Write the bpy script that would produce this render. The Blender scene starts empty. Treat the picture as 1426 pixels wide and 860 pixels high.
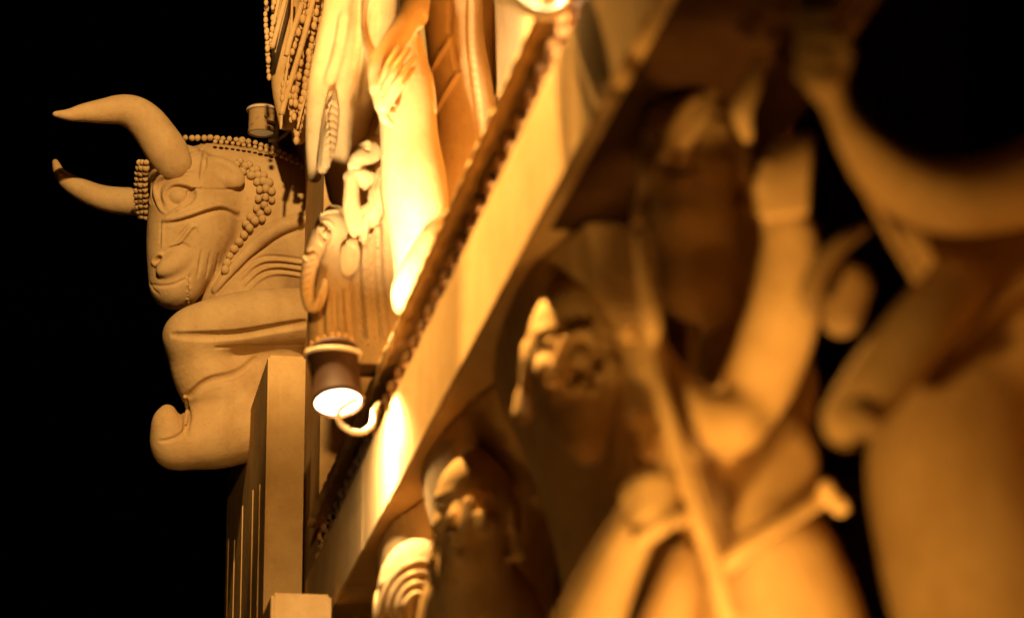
import bpy, math, random
import numpy as np
from mathutils import Vector, Matrix

random.seed(7)
rng = np.random.default_rng(7)
S = bpy.context.scene
C = S.collection

# ------------------------------------------------------------------ camera frame
CAM = np.array([0.0, 0.0, 1.6])
FPX, CX, CY = 5000.0, 713.0, 430.0          # focal length and centre in photograph pixels
d_c = np.array([-813.0, -1470.0, -FPX]); d_c /= np.linalg.norm(d_c)      # world +Y (along the wall) seen by the camera
z_c = np.array([0.0, FPX, -1470.0]); z_c /= np.linalg.norm(z_c)          # world up
z_c = z_c - d_c * np.dot(z_c, d_c); z_c /= np.linalg.norm(z_c)
x_c = np.cross(d_c, z_c)
RW = np.array([x_c, d_c, z_c])               # rows: world axes in camera space; RW @ v_cam = v_world


def ray(px, py):
    v = RW @ np.array([px - CX, -(py - CY), -FPX])
    return v


def P(px, py, Y):
    """world point seen at a photograph pixel, on the plane Y metres along the wall"""
    v = ray(px, py)
    return CAM + v * (Y / v[1])


def PXW(px, py, X):
    v = ray(px, py)
    return CAM + v * (X / v[0])


def mpp(Y):
    v = ray(500, 430)
    return Y / v[1]


# ------------------------------------------------------------------ distance fields
class Field:
    def __init__(s, lo, hi, h):
        s.lo = np.array(lo, float); s.h = h
        s.n = np.ceil((np.array(hi, float) - s.lo) / h).astype(int) + 1
        s.F = np.full(s.n, 0.5, np.float32)
        s.ax = [s.lo[i] + h * np.arange(s.n[i]) for i in range(3)]

    def sub(s, lo, hi):
        a = np.clip(np.floor((lo - s.lo) / s.h).astype(int), 0, s.n)
        b = np.clip(np.ceil((hi - s.lo) / s.h).astype(int) + 1, 0, s.n)
        if np.any(b <= a):
            return None
        sl = tuple(slice(a[i], b[i]) for i in range(3))
        g = [s.ax[i][sl[i]].astype(np.float32) for i in range(3)]
        return sl, g[0][:, None, None], g[1][None, :, None], g[2][None, None, :]

    def put(s, sl, d, k, carve):
        A = s.F[sl]
        if carve:
            d = -d
            if k <= 0:
                s.F[sl] = np.maximum(A, d); return
            h = np.clip(.5 + .5 * (A - d) / k, 0, 1)
            s.F[sl] = d * (1 - h) + A * h + k * h * (1 - h)
        else:
            if k <= 0:
                s.F[sl] = np.minimum(A, d); return
            h = np.clip(.5 + .5 * (d - A) / k, 0, 1)
            s.F[sl] = d * (1 - h) + A * h - k * h * (1 - h)

    def cap(s, a, b, ra, rb, k=0.01, carve=False):
        a = np.array(a, float); b = np.array(b, float)
        m = max(ra, rb) + k + 3 * s.h
        q = s.sub(np.minimum(a, b) - m, np.maximum(a, b) + m)
        if q is None: return
        sl, x, y, z = q
        ab = b - a; L = float(ab @ ab) + 1e-12
        t = np.clip(((x - a[0]) * ab[0] + (y - a[1]) * ab[1] + (z - a[2]) * ab[2]) / L, 0, 1)
        d = np.sqrt((x - a[0] - t * ab[0])**2 + (y - a[1] - t * ab[1])**2 + (z - a[2] - t * ab[2])**2) - (ra + (rb - ra) * t)
        s.put(sl, d.astype(np.float32), k, carve)

    def chain(s, pts, rs, k=0.01, carve=False):
        if len(pts) == 1:
            s.cap(pts[0], pts[0], rs[0], rs[0], k, carve)
        for i in range(len(pts) - 1):
            s.cap(pts[i], pts[i + 1], rs[i], rs[i + 1], k, carve)

    def limb(s, pts, rs, k=0.01, carve=False):
        """one smooth limb: hard union of its segments, then blended into the field"""
        pts = np.array(pts, float); rs = np.array(rs, float)
        m = rs.max() + k + 3 * s.h
        q = s.sub(pts.min(0) - m, pts.max(0) + m)
        if q is None: return
        sl, x, y, z = q
        D = np.full(s.F[sl].shape, 9., np.float32)
        G = Field.__new__(Field); G.lo = np.array([s.ax[i][sl[i]][0] for i in range(3)]); G.h = s.h; G.n = np.array(D.shape); G.F = D
        G.ax = [s.ax[i][sl[i]] for i in range(3)]
        for i in range(max(1, len(pts) - 1)):
            j = min(i + 1, len(pts) - 1)
            G.capm(pts[i], pts[j], rs[i], rs[j], m - 3 * s.h - rs.max() + 2 * s.h)
        s.put(sl, np.minimum(D, k + .02 + 3 * s.h), k, carve)

    def capm(s, a, b, ra, rb, pad):
        m = max(ra, rb) + pad + 3 * s.h
        q = s.sub(np.minimum(a, b) - m, np.maximum(a, b) + m)
        if q is None: return
        sl, x, y, z = q
        ab = b - a; L = float(ab @ ab) + 1e-12
        t = np.clip(((x - a[0]) * ab[0] + (y - a[1]) * ab[1] + (z - a[2]) * ab[2]) / L, 0, 1)
        d = np.sqrt((x - a[0] - t * ab[0])**2 + (y - a[1] - t * ab[1])**2 + (z - a[2] - t * ab[2])**2) - (ra + (rb - ra) * t)
        s.F[sl] = np.minimum(s.F[sl], d)

    def ell(s, c, r, k=0.01, carve=False, rot=0.0, M=None):
        """ellipsoid; rot turns it in the XZ plane (degrees), M gives full axes (rows)"""
        c = np.array(c, float); r = np.array(r, float)
        m = r.max() + k + 3 * s.h
        q = s.sub(c - m, c + m)
        if q is None: return
        sl, x, y, z = q
        if M is None:
            a = math.radians(rot)
            M = np.array([[math.cos(a), 0, math.sin(a)], [0, 1, 0], [-math.sin(a), 0, math.cos(a)]])
        x = x - c[0]; y = y - c[1]; z = z - c[2]
        u = [M[i][0] * x + M[i][1] * y + M[i][2] * z for i in range(3)]
        k0 = np.sqrt(sum((u[i] / r[i])**2 for i in range(3)))
        k1 = np.sqrt(sum((u[i] / r[i]**2)**2 for i in range(3))) + 1e-6
        s.put(sl, (k0 * (k0 - 1) / k1).astype(np.float32), k, carve)

    def box(s, lo, hi, rad=0.01, k=0.005, carve=False):
        lo = np.array(lo, float); hi = np.array(hi, float)
        m = k + 3 * s.h + rad
        q = s.sub(lo - m, hi + m)
        if q is None: return
        sl, x, y, z = q
        c = (lo + hi) / 2; e = (hi - lo) / 2 - rad
        qx, qy, qz = np.abs(x - c[0]) - e[0], np.abs(y - c[1]) - e[1], np.abs(z - c[2]) - e[2]
        d = np.sqrt(np.maximum(qx, 0)**2 + np.maximum(qy, 0)**2 + np.maximum(qz, 0)**2) + np.minimum(np.maximum(qx, np.maximum(qy, qz)), 0) - rad
        s.put(sl, d.astype(np.float32), k, carve)

    def sample(s, p):
        g = (p - s.lo) / s.h
        i = np.floor(g).astype(int)
        ok = np.all((i >= 0) & (i < s.n - 1), axis=1)
        i = np.clip(i, 0, s.n - 2); f = np.clip(g - i, 0, 1)
        v = 0
        for a in (0, 1):
            for b in (0, 1):
                for c in (0, 1):
                    w = (f[:, 0] if a else 1 - f[:, 0]) * (f[:, 1] if b else 1 - f[:, 1]) * (f[:, 2] if c else 1 - f[:, 2])
                    v = v + w * s.F[i[:, 0] + a, i[:, 1] + b, i[:, 2] + c]
        return np.where(ok, v, 0.5)

    def surf(s, px, py):
        """first surface point of the field along the sight line of a pixel, or None"""
        v = ray(px, py)
        ys = np.arange(s.lo[1], s.lo[1] + s.h * s.n[1], s.h * .5)
        pts = CAM[None] + v[None] * (ys / v[1])[:, None]
        f = s.sample(pts)
        w = np.where(f < 0)[0]
        if len(w) == 0: return None
        j = w[0]
        if j == 0: return pts[0]
        t = f[j - 1] / (f[j - 1] - f[j] + 1e-9)
        return pts[j - 1] * (1 - t) + pts[j] * t

    def ridge(s, path, r, k=0.004, carve=False, lift=0.0, n=14, closed=False):
        """a raised (or cut) line that follows the surface; path = pixel points, r = metres (scalar or per point)"""
        q = smooth(path, n, closed)
        rr = np.interp(np.linspace(0, 1, len(q)), np.linspace(0, 1, len(path)), np.atleast_1d(r) if np.ndim(r) else np.full(len(path), r))
        hits = [s.surf(*p) for p in q]
        vd = -ray(*path[0]); vd /= np.linalg.norm(vd)
        for i in range(len(q) - 1):
            a, b = hits[i], hits[i + 1]
            if a is None or b is None or np.linalg.norm(a - b) > .12: continue
            s.cap(a + vd * lift, b + vd * lift, rr[i], rr[i + 1], k, carve)

    def mesh(s, name):
        F = s.F
        # close the field at the border of its grid
        F[0], F[-1] = .02, .02; F[:, 0], F[:, -1] = .02, .02; F[:, :, 0], F[:, :, -1] = .02, .02
        I = F < 0
        n = s.n - 1
        cnt = np.zeros(n, np.int8)
        for a in (0, 1):
            for b in (0, 1):
                for c in (0, 1):
                    cnt += I[a:a + n[0], b:b + n[1], c:c + n[2]]
        act = (cnt > 0) & (cnt < 8)
        idx = np.argwhere(act)
        ids = np.full(n, -1, np.int64); ids[act] = np.arange(len(idx))
        acc = np.zeros((len(idx), 3)); num = np.zeros(len(idx))
        for ax in range(3):
            o1, o2 = [i for i in range(3) if i != ax]
            for u in (0, 1):
                for v in (0, 1):
                    off = np.zeros(3, int); off[o1] = u; off[o2] = v
                    e = np.zeros(3, int); e[ax] = 1
                    p0 = idx + off; p1 = p0 + e
                    f0 = F[p0[:, 0], p0[:, 1], p0[:, 2]]; f1 = F[p1[:, 0], p1[:, 1], p1[:, 2]]
                    m = (f0 < 0) != (f1 < 0)
                    t = np.where(m, f0 / np.where(m, f0 - f1, 1), 0)
                    pos = p0 + e[None] * t[:, None]
                    acc += np.where(m[:, None], pos, 0); num += m
        V = s.lo + s.h * acc / np.maximum(num, 1)[:, None]
        faces = []
        for ax in range(3):
            o1, o2 = (ax + 1) % 3, (ax + 2) % 3
            sa = [slice(None)] * 3; sb = [slice(None)] * 3
            sa[ax] = slice(0, -1); sb[ax] = slice(1, None)
            A = I[tuple(sa)]; B = I[tuple(sb)]
            ch = np.argwhere(A != B)
            ch = ch[(ch[:, o1] > 0) & (ch[:, o2] > 0) & (ch[:, o1] < s.n[o1] - 1) & (ch[:, o2] < s.n[o2] - 1)]
            if len(ch) == 0: continue
            inside = A[ch[:, 0], ch[:, 1], ch[:, 2]]
            q = []
            for (u, v) in ((1, 1), (0, 1), (0, 0), (1, 0)):
                c = ch.copy(); c[:, o1] -= u; c[:, o2] -= v
                q.append(ids[c[:, 0], c[:, 1], c[:, 2]])
            q = np.stack(q, 1)
            q[~inside] = q[~inside][:, ::-1]
            faces.append(q)
        Q = np.concatenate(faces) if faces else np.zeros((0, 4), int)
        me = bpy.data.meshes.new(name)
        me.vertices.add(len(V)); me.vertices.foreach_set('co', V.astype(np.float32).ravel())
        me.loops.add(len(Q) * 4); me.loops.foreach_set('vertex_index', Q.astype(np.int32).ravel())
        me.polygons.add(len(Q))
        me.polygons.foreach_set('loop_start', (np.arange(len(Q)) * 4).astype(np.int32))
        me.polygons.foreach_set('loop_total', np.full(len(Q), 4, np.int32))
        me.polygons.foreach_set('use_smooth', np.ones(len(Q), bool))
        me.update(calc_edges=True); me.validate()
        return me


def smooth(path, n=14, closed=False):
    p = np.array(path, float)
    if len(p) < 3:
        t = np.linspace(0, 1, n)[:, None]
        return p[0] * (1 - t) + p[-1] * t
    out = []
    N = len(p)
    for i in range(N if closed else N - 1):
        p0 = p[(i - 1) % N] if (closed or i > 0) else 2 * p[0] - p[1]
        p1 = p[i]; p2 = p[(i + 1) % N]
        p3 = p[(i + 2) % N] if (closed or i + 2 < N) else 2 * p[-1] - p[-2]
        m = max(3, int(n / (N - 1)) + 1)
        for t in np.linspace(0, 1, m, endpoint=False):
            out.append(.5 * ((2 * p1) + (-p0 + p2) * t + (2 * p0 - 5 * p1 + 4 * p2 - p3) * t**2 + (-p0 + 3 * p1 - 3 * p2 + p3) * t**3))
    out.append(p[0] if closed else p[-1])
    return np.array(out)


def arc(cx, cy, rx, ry, a0, a1, n=12, tilt=0):
    t = np.radians(np.linspace(a0, a1, n)); c, s_ = math.cos(math.radians(tilt)), math.sin(math.radians(tilt))
    u, v = rx * np.cos(t), ry * np.sin(t)
    return [(cx + u[i] * c - v[i] * s_, cy - (u[i] * s_ + v[i] * c)) for i in range(n)]


# ------------------------------------------------------------------ materials
def plaster(name, col, col2, rough=.72, bump=.35, scale=38., spec=.35, speck=.8, streak=.42):
    m = bpy.data.materials.new(name); m.use_nodes = True
    nt = m.node_tree; N = nt.nodes; L = nt.links
    b = N['Principled BSDF']; b.inputs['Roughness'].default_value = rough
    b.inputs['Specular IOR Level'].default_value = spec * .2
    tc = N.new('ShaderNodeTexCoord')
    n1 = N.new('ShaderNodeTexNoise'); n1.inputs['Scale'].default_value = 7; n1.inputs['Detail'].default_value = 9; n1.inputs['Roughness'].default_value = .68
    L.new(tc.outputs['Object'], n1.inputs['Vector'])
    r = N.new('ShaderNodeValToRGB')
    r.color_ramp.elements[0].position = .33; r.color_ramp.elements[0].color = (*col2, 1)
    r.color_ramp.elements[1].position = .6; r.color_ramp.elements[1].color = (*col, 1)
    L.new(n1.outputs['Fac'], r.inputs['Fac'])
    # small chips and weather specks
    n4 = N.new('ShaderNodeTexNoise'); n4.inputs['Scale'].default_value = 60; n4.inputs['Detail'].default_value = 5
    L.new(tc.outputs['Object'], n4.inputs['Vector'])
    r4 = N.new('ShaderNodeValToRGB'); r4.color_ramp.elements[0].position = .30; r4.color_ramp.elements[0].color = (.62, .55, .45, 1)
    r4.color_ramp.elements[1].position = .40; r4.color_ramp.elements[1].color = (1, 1, 1, 1)
    L.new(n4.outputs['Fac'], r4.inputs['Fac'])
    mx = N.new('ShaderNodeMix'); mx.data_type = 'RGBA'; mx.blend_type = 'MULTIPLY'; mx.inputs[0].default_value = speck
    L.new(r.outputs['Color'], mx.inputs[6]); L.new(r4.outputs['Color'], mx.inputs[7])
    L.new(mx.outputs[2], b.inputs['Base Color'])
    mpn = N.new('ShaderNodeMapping'); mpn.inputs['Scale'].default_value = (11, 11, 2.2)
    L.new(tc.outputs['Object'], mpn.inputs['Vector'])
    n5 = N.new('ShaderNodeTexNoise'); n5.inputs['Scale'].default_value = 1.0; n5.inputs['Detail'].default_value = 6; n5.inputs['Roughness'].default_value = .6
    L.new(mpn.outputs['Vector'], n5.inputs['Vector'])
    r5 = N.new('ShaderNodeValToRGB'); r5.color_ramp.elements[0].position = .52; r5.color_ramp.elements[0].color = (1, 1, 1, 1)
    r5.color_ramp.elements[1].position = .72; r5.color_ramp.elements[1].color = (.66, .56, .44, 1)
    L.new(n5.outputs['Fac'], r5.inputs['Fac'])
    mx2 = N.new('ShaderNodeMix'); mx2.data_type = 'RGBA'; mx2.blend_type = 'MULTIPLY'; mx2.inputs[0].default_value = streak
    L.new(mx.outputs[2], mx2.inputs[6]); L.new(r5.outputs['Color'], mx2.inputs[7]); L.new(mx2.outputs[2], b.inputs['Base Color'])
    n2 = N.new('ShaderNodeTexNoise'); n2.inputs['Scale'].default_value = scale; n2.inputs['Detail'].default_value = 8; n2.inputs['Roughness'].default_value = .6
    n3 = N.new('ShaderNodeTexNoise'); n3.inputs['Scale'].default_value = scale * 7; n3.inputs['Detail'].default_value = 3
    L.new(tc.outputs['Object'], n2.inputs['Vector']); L.new(tc.outputs['Object'], n3.inputs['Vector'])
    ad = N.new('ShaderNodeMath'); ad.operation = 'MULTIPLY_ADD'; ad.inputs[1].default_value = .35
    L.new(n3.outputs['Fac'], ad.inputs[0]); L.new(n2.outputs['Fac'], ad.inputs[2])
    bp = N.new('ShaderNodeBump'); bp.inputs['Strength'].default_value = bump; bp.inputs['Distance'].default_value = .006
    L.new(ad.outputs[0], bp.inputs['Height']); L.new(bp.outputs['Normal'], b.inputs['Normal'])
    return m


STONE = plaster('painted_plaster', (.62, .405, .165), (.50, .31, .115), speck=.25, spec=0.)
BAND = plaster('band_paint', (.62, .405, .165), (.54, .34, .13), bump=.25, speck=.3, streak=.12, spec=0.)
PALE_METAL = plaster('stone_coloured_metal', (.45, .29, .12), (.36, .22, .08), rough=.6, bump=.1, streak=.1)
SOFFIT_SHADE = plaster('soffit_shade', (.085, .04, .014), (.055, .025, .009), spec=0.)  # shade under the ledge, put into the base colour
STONE_B = plaster('bull_plaster', (.55, .37, .16), (.45, .285, .115), bump=.4, speck=.25)
STONE_SHADE = plaster('shaded_plaster', (.30, .17, .07), (.2, .1, .04))  # darker copy of the plaster: recess shade painted into the carved strip
METAL = plaster('backlit_metal', (.045, .02, .008), (.03, .014, .006), rough=.65, bump=.1, spec=.3)  # near-black colour paints in the backlit shade of the glowing lamp's body
GROUND = plaster('paving', (.2, .17, .13), (.14, .12, .09), rough=.8)
CABLE = plaster('pale_cable', (.75, .62, .42), (.65, .5, .32), rough=.4, bump=.05)


def emit(name, col, st):
    m = bpy.data.materials.new(name); m.use_nodes = True
    b = m.node_tree.nodes['Principled BSDF']
    b.inputs['Base Color'].default_value = (.8, .7, .5, 1)
    b.inputs['Emission Color'].default_value = (*col, 1); b.inputs['Emission Strength'].default_value = st
    return m


# ------------------------------------------------------------------ objects
def thing(name, label, cat, loc, group=None, kind=None):
    o = bpy.data.objects.new(name, None); C.objects.link(o)
    o.location = loc; o.empty_display_size = .1
    o['label'] = label; o['category'] = cat
    if group: o['group'] = group
    if kind: o['kind'] = kind
    return o


def part(name, me, mat, parent, label=None):
    """link a mesh whose vertices are in world space as a child"""
    if isinstance(me, Field): me = me.mesh(name)
    me.name = name
    o = bpy.data.objects.new(name, me); C.objects.link(o)
    me.materials.clear(); me.materials.append(mat)
    if parent:
        base = parent
        off = Vector((0, 0, 0))
        while base is not None:
            off += base.location; base = base.parent
        me.transform(Matrix.Translation(-off))
        o.parent = parent
    if label: o['label'] = label
    return o


def raw(name, V, Fc, smooth_=True):
    me = bpy.data.meshes.new(name)
    me.from_pydata([tuple(v) for v in V], [], [tuple(f) for f in Fc])
    for p in me.polygons: p.use_smooth = smooth_
    me.update()
    return me


class MB:
    def __init__(s): s.V = []; s.F = []; s.flat = []

    def box(s, lo, hi, bev=0.0):
        import bmesh
        bm = bmesh.new(); bmesh.ops.create_cube(bm, size=1)
        lo = np.array(lo, float); hi = np.array(hi, float)
        for v in bm.verts:
            v.co = Vector((lo + hi) / 2 + np.array(v.co) * (hi - lo))
        if bev: bmesh.ops.bevel(bm, geom=list(bm.edges), offset=bev, segments=2, affect='EDGES')
        s.bm(bm)

    def bm(s, bm):
        bm.verts.index_update(); o = len(s.V)
        s.V += [tuple(v.co) for v in bm.verts]; s.F += [tuple(o + v.index for v in f.verts) for f in bm.faces]
        bm.free()

    def ball(s, c, r, sc=(1, 1, 1), seg=12, rings=8):
        o = len(s.V)
        c = np.array(c, float)
        s.V.append(tuple(c + np.array([0, 0, r * sc[2]])))
        for i in range(1, rings):
            a = math.pi * i / rings
            for j in range(seg):
                b = 2 * math.pi * j / seg
                s.V.append((c[0] + r * sc[0] * math.sin(a) * math.cos(b), c[1] + r * sc[1] * math.sin(a) * math.sin(b), c[2] + r * sc[2] * math.cos(a)))
        s.V.append(tuple(c - np.array([0, 0, r * sc[2]])))
        last = len(s.V) - 1
        for j in range(seg):
            s.F.append((o, o + 1 + j, o + 1 + (j + 1) % seg))
            s.F.append((last, o + 1 + (rings - 2) * seg + (j + 1) % seg, o + 1 + (rings - 2) * seg + j))
        for i in range(rings - 2):
            for j in range(seg):
                a = o + 1 + i * seg + j; b = o + 1 + i * seg + (j + 1) % seg
                s.F.append((a, a + seg, b + seg, b))

    def tube(s, pts, r, seg=10, cap=True):
        pts = [np.array(p, float) for p in pts]; n = len(pts)
        rr = [r] * n if np.ndim(r) == 0 else list(r)
        o = len(s.V); up = None
        for i in range(n):
            t = pts[min(i + 1, n - 1)] - pts[max(i - 1, 0)]; t /= np.linalg.norm(t) + 1e-9
            if up is None:
                up = np.array([0, 0, 1.]) if abs(t[2]) < .9 else np.array([0, 1., 0])
            a = np.cross(t, up); a /= np.linalg.norm(a) + 1e-9
            up = np.cross(a, t)
            for j in range(seg):
                b = 2 * math.pi * j / seg
                s.V.append(tuple(pts[i] + rr[i] * (a * math.cos(b) + up * math.sin(b))))
        for i in range(n - 1):
            for j in range(seg):
                s.F.append((o + i * seg + j, o + i * seg + (j + 1) % seg, o + (i + 1) * seg + (j + 1) % seg, o + (i + 1) * seg + j))
        if cap:
            s.F.append(tuple(o + j for j in reversed(range(seg)))); s.F.append(tuple(o + (n - 1) * seg + j for j in range(seg)))

    def lathe(s, a, b, prof, seg=40):
        """profile [(t along a->b in metres, radius)]"""
        a = np.array(a, float); b = np.array(b, float); t = (b - a) / np.linalg.norm(b - a)
        u = np.cross(t, [0, 1., 0]); u /= np.linalg.norm(u); w = np.cross(t, u)
        o = len(s.V)
        for (q, r) in prof:
            for j in range(seg):
                g = 2 * math.pi * j / seg
                s.V.append(tuple(a + t * q + r * (u * math.cos(g) + w * math.sin(g))))
        for i in range(len(prof) - 1):
            for j in range(seg):
                s.F.append((o + i * seg + j, o + (i + 1) * seg + j, o + (i + 1) * seg + (j + 1) % seg, o + i * seg + (j + 1) % seg))

    def mesh(s, name, smooth_=True): return raw(name, s.V, s.F, smooth_)


def pc(F, Y0, pts, k=.012, carve=False):
    """pixel chain: (px, py, r_px, dy), resampled to a smooth limb"""
    q = [(p[0], p[1], p[2], p[3] if len(p) > 3 else 0) for p in pts]
    if len(q) > 2: q = smooth(q, 6 * (len(q) - 1))
    W = [P(p[0], p[1], Y0 + p[3]) for p in q]
    R = [max(.0015, p[2] * mpp(Y0 + p[3])) for p in q]
    F.limb(W, R, k, carve)


def fbounds(px0, py0, px1, py1, Y0, dlo, dhi, h):
    c = np.array([P(x, y, Y0 + d) for x in (px0, px1) for y in (py0, py1) for d in (dlo, dhi)])
    lo, hi = c.min(0), c.max(0)
    lo[1], hi[1] = Y0 + dlo, Y0 + dhi
    return Field(lo, hi, h)


def bead_line(mb, path3, r, gap=1.9, squash=(1, 1, 1)):
    p = np.array(path3); seg = np.linalg.norm(np.diff(p, axis=0), axis=1); L = np.concatenate([[0], np.cumsum(seg)])
    n = max(2, int(L[-1] / (r * gap)))
    for t in np.linspace(0, L[-1], n):
        c = [np.interp(t, L, p[:, i]) for i in range(3)]
        mb.ball(np.array(c) + rng.normal(0, r * .07, 3), r * random.uniform(.84, 1.14), tuple(q_ * random.uniform(.9, 1.1) for q_ in squash), 12, 8)


def surf_path(F, path, n=20, out=0.0, closed=False):
    q = smooth(path, n, closed); res = []
    for a in q:
        h = F.surf(*a)
        if h is not None:
            v = ray(*a); v /= np.linalg.norm(v)
            res.append(h - v * out)
    return res


# =================================================================== the bull on its pedestal
BY = 10.8


def build_bull():
    t = thing('bull_statue', 'seated plaster bull with curved horns and bead garlands, on the pedestal', 'statue', tuple(P(360, 560, BY)))
    m = mpp(BY)
    F = fbounds(185, 175, 500, 670, BY, -.36, .36, .0036)
    # trunk and neck
    pc(F, BY, [(292, 248, 50, .06), (340, 284, 80, .10), (400, 322, 104, .12), (480, 360, 120, .12)], .05)
    pc(F, BY, [(300, 330, 40, .08), (330, 400, 62, .08), (330, 480, 66, .06)], .06)
    # head
    pc(F, BY, [(258, 246, 44, -.05), (258, 288, 51, -.05), (246, 338, 42, -.05), (242, 380, 36, -.05), (241, 396, 33, -.05)], .03)
    pc(F, BY, [(296, 268, 42, -.04), (284, 318, 42, -.05), (262, 372, 34, -.05)], .04)
    pc(F, BY, [(250, 398, 30, -.05), (243, 400, 29, -.05)], .02)
    # poll between the horns
    pc(F, BY, [(233, 222, 30, -.10), (222, 262, 26, .08)], .03)
    # foreleg folded under the chest
    pc(F, BY, [(440, 440, 40, -.16), (350, 446, 42, -.17), (285, 458, 38, -.18), (263, 468, 33, -.18)], .03)
    pc(F, BY, [(263, 470, 33, -.16), (285, 520, 44, -.12), (320, 560, 54, -.08)], .035)
    pc(F, BY, [(380, 500, 60, -.02), (330, 540, 60, -.02), (330, 590, 50, -.02)], .04)
    pc(F, BY, [(345, 590, 52, -.08), (300, 604, 48, -.10), (262, 616, 37, -.12), (243, 620, 31, -.13)], .02)
    pc(F, BY, [(246, 622, 28, -.12), (236, 604, 25, -.15), (232, 588, 20, -.17), (233, 576, 13, -.17)], .03)
    # far foreleg behind the near one
    pc(F, BY, [(275, 462, 32, .16), (300, 540, 40, .16), (320, 600, 40, .14), (262, 622, 28, .12)], .03)

    # --- carving of the head
    def rg(path, rpx, carve=False, k=.003, lift=0., n=22, closed=False):
        F.ridge(path, (np.array(rpx) if np.ndim(rpx) else rpx) * m * 1.08, k, carve, lift, n, closed)
    # cheek ridge with the cut-back beneath it
    rg([(228, 307), (246, 303), (267, 297), (296, 287), (311, 286), (331, 295)], [2, 4, 4.5, 4.5, 4, 2.5], k=.005, n=34)
    rg([(230, 312), (248, 309), (268, 303), (296, 294), (312, 293), (332, 303)], [1, 2.6, 3.4, 3.6, 3, 1.5], True, .004, .002, 34)
    # eye: almond socket, ball, lids running to a corner behind and a tear line in front
    e = F.surf(250, 272); F.ell(e + np.array([0, .006, 0]), np.array([23, 9, 17]) * m, .012, True, rot=18)
    F.ell(F.surf(248, 273) + np.array([0, .009, 0]), np.array([14.5, 13, 13.5]) * m, .002)
    rg([(281, 259), (272, 261), (258, 256), (244, 255), (232, 262), (228, 274), (233, 286)], [1, 2.2, 2.6, 2.8, 2.6, 2.2, 1.2], n=34)
    rg([(276, 263), (266, 272), (258, 282), (247, 292), (236, 300), (228, 307)], [1, 2, 2.4, 2.4, 2, 1.4], n=28)
    rg([(277, 262), (268, 264), (262, 268)], [1, 2, 2.6], True, .002, 0, 12)
    rg([(270, 247), (250, 245), (233, 249), (223, 260), (222, 275), (227, 288)], [1, 2, 2.2, 2.2, 2, 1], True, .003, 0, 30)
    rg([(268, 238), (245, 238), (226, 245), (217, 259), (217, 273), (223, 290), (230, 297)], [1.4, 3, 3.4, 3.4, 3, 2.4, 1.4], n=36)
    rg([(264, 231), (242, 232), (222, 240), (212, 255), (211, 270), (216, 285)], [1, 2, 2.3, 2.3, 2, 1], True, .003, 0, 32)
    rg([(262, 226), (240, 228), (219, 236), (208, 251), (206, 268), (210, 286)], [1, 2.6, 3, 3, 2.6, 1.2], n=32)
    # forehead line under the horn and the ear folded back behind it
    rg([(206, 240), (222, 226), (250, 220), (268, 214), (283, 207)], [1, 2, 2.4, 2.4, 1.5], True, .003, 0, 24)
    ec = F.surf(309, 240)
    F.ell(ec + np.array([0, .002, 0]), np.array([34, 11, 21]) * m, .004, rot=-24)
    F.ell(F.surf(309, 236) + np.array([0, -.001, 0]), np.array([24, 5, 9]) * m, .006, True, rot=-24)
    rg([(285, 212), (284, 228), (280, 248)], [1.5, 3.4, 2], True, .005, 0, 16)
    rg([(278, 263), (298, 264), (318, 264), (338, 261)], [1.2, 2, 2, 1.2], True, .003, 0, 18)
    # nose line, nostril, muzzle pad
    rg([(224, 310), (224, 324), (223, 338)], [.6, 1.2, .6], True, .004, 0, 14)
    rg([(227, 306), (227, 324), (226, 344)], [1.2, 2.2, 1.2], n=14)
    rg(arc(221, 362, 9, 7, 20, 330, 12, 40), 2.0, n=26)
    F.ell(F.surf(221, 362), np.array([7, 6, 4.5]) * m, .003, True, rot=40)
    pad = F.surf(242, 366); F.ell(pad + np.array([0, .010, 0]), np.array([27, 13, 15]) * m, .012, rot=35)
    rg([(224, 354), (238, 345), (253, 340), (265, 345)], [1, 2, 2, 1.2], True, .003, 0, 22)
    rg([(209, 396), (226, 398), (244, 395), (262, 386)], [1, 1.5, 1.5, .8], True, .004, 0, 24)
    rg([(238, 342), (250, 337), (259, 326), (266, 317), (273, 315), (276, 321)], [1, 2, 2.6, 2.6, 2, 1], n=22)
    rg([(246, 333), (254, 324), (262, 314)], [1, 1.8, 1], True, .003, 0, 12)
    rg([(208, 392), (213, 402), (222, 410)], [.8, 1.3, .8], True, .003, 0, 12)
    for a, b in (((281, 348), (275, 386)), ((293, 350), (287, 386)), ((304, 354), (300, 380))):
        rg([a, ((a[0] + b[0]) / 2 + 1, (a[1] + b[1]) / 2), b], [.5, 1.5, .5], True, .006, .0, 12)
    # halter fringe across the jaw
    for i in range(9):
        p = F.surf(261 + (i % 2), 388 + i * 4.6)
        if p is not None: F.cap(p, p, 2.7 * m, 2.7 * m, .001)
    rg([(264, 384), (265, 424)], 1.8, True, .003, 0, 12)
    # shoulder cloth and folds
    rg([(300, 404), (324, 374), (350, 346), (385, 320), (425, 306)], [5, 8, 8.5, 8, 7], k=.006, n=34)
    rg([(304, 408), (330, 380), (356, 354), (390, 330), (425, 318)], [2, 2.4, 2.4, 2.2, 2], True, .004, 0, 30)
    rg([(297, 398), (320, 367), (345, 338), (380, 311), (425, 296)], 1.7, True, .003, 0, 30)
    for dx, dy in ((0, 0), (6, 9), (10, 18)):
        rg([(331 + dx, 383 + dy), (354 + dx, 363 + dy), (380 + dx, 357 + dy), (425, 362 + dy)], [.8, 1.5, 1.5, 1.2], True, .005, 0, 26)
        rg([(333 + dx, 388 + dy), (356 + dx, 368 + dy), (380 + dx, 362 + dy), (425, 367 + dy)], [.7, 2, 2, 1.5], False, .005, 0, 26)
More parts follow.
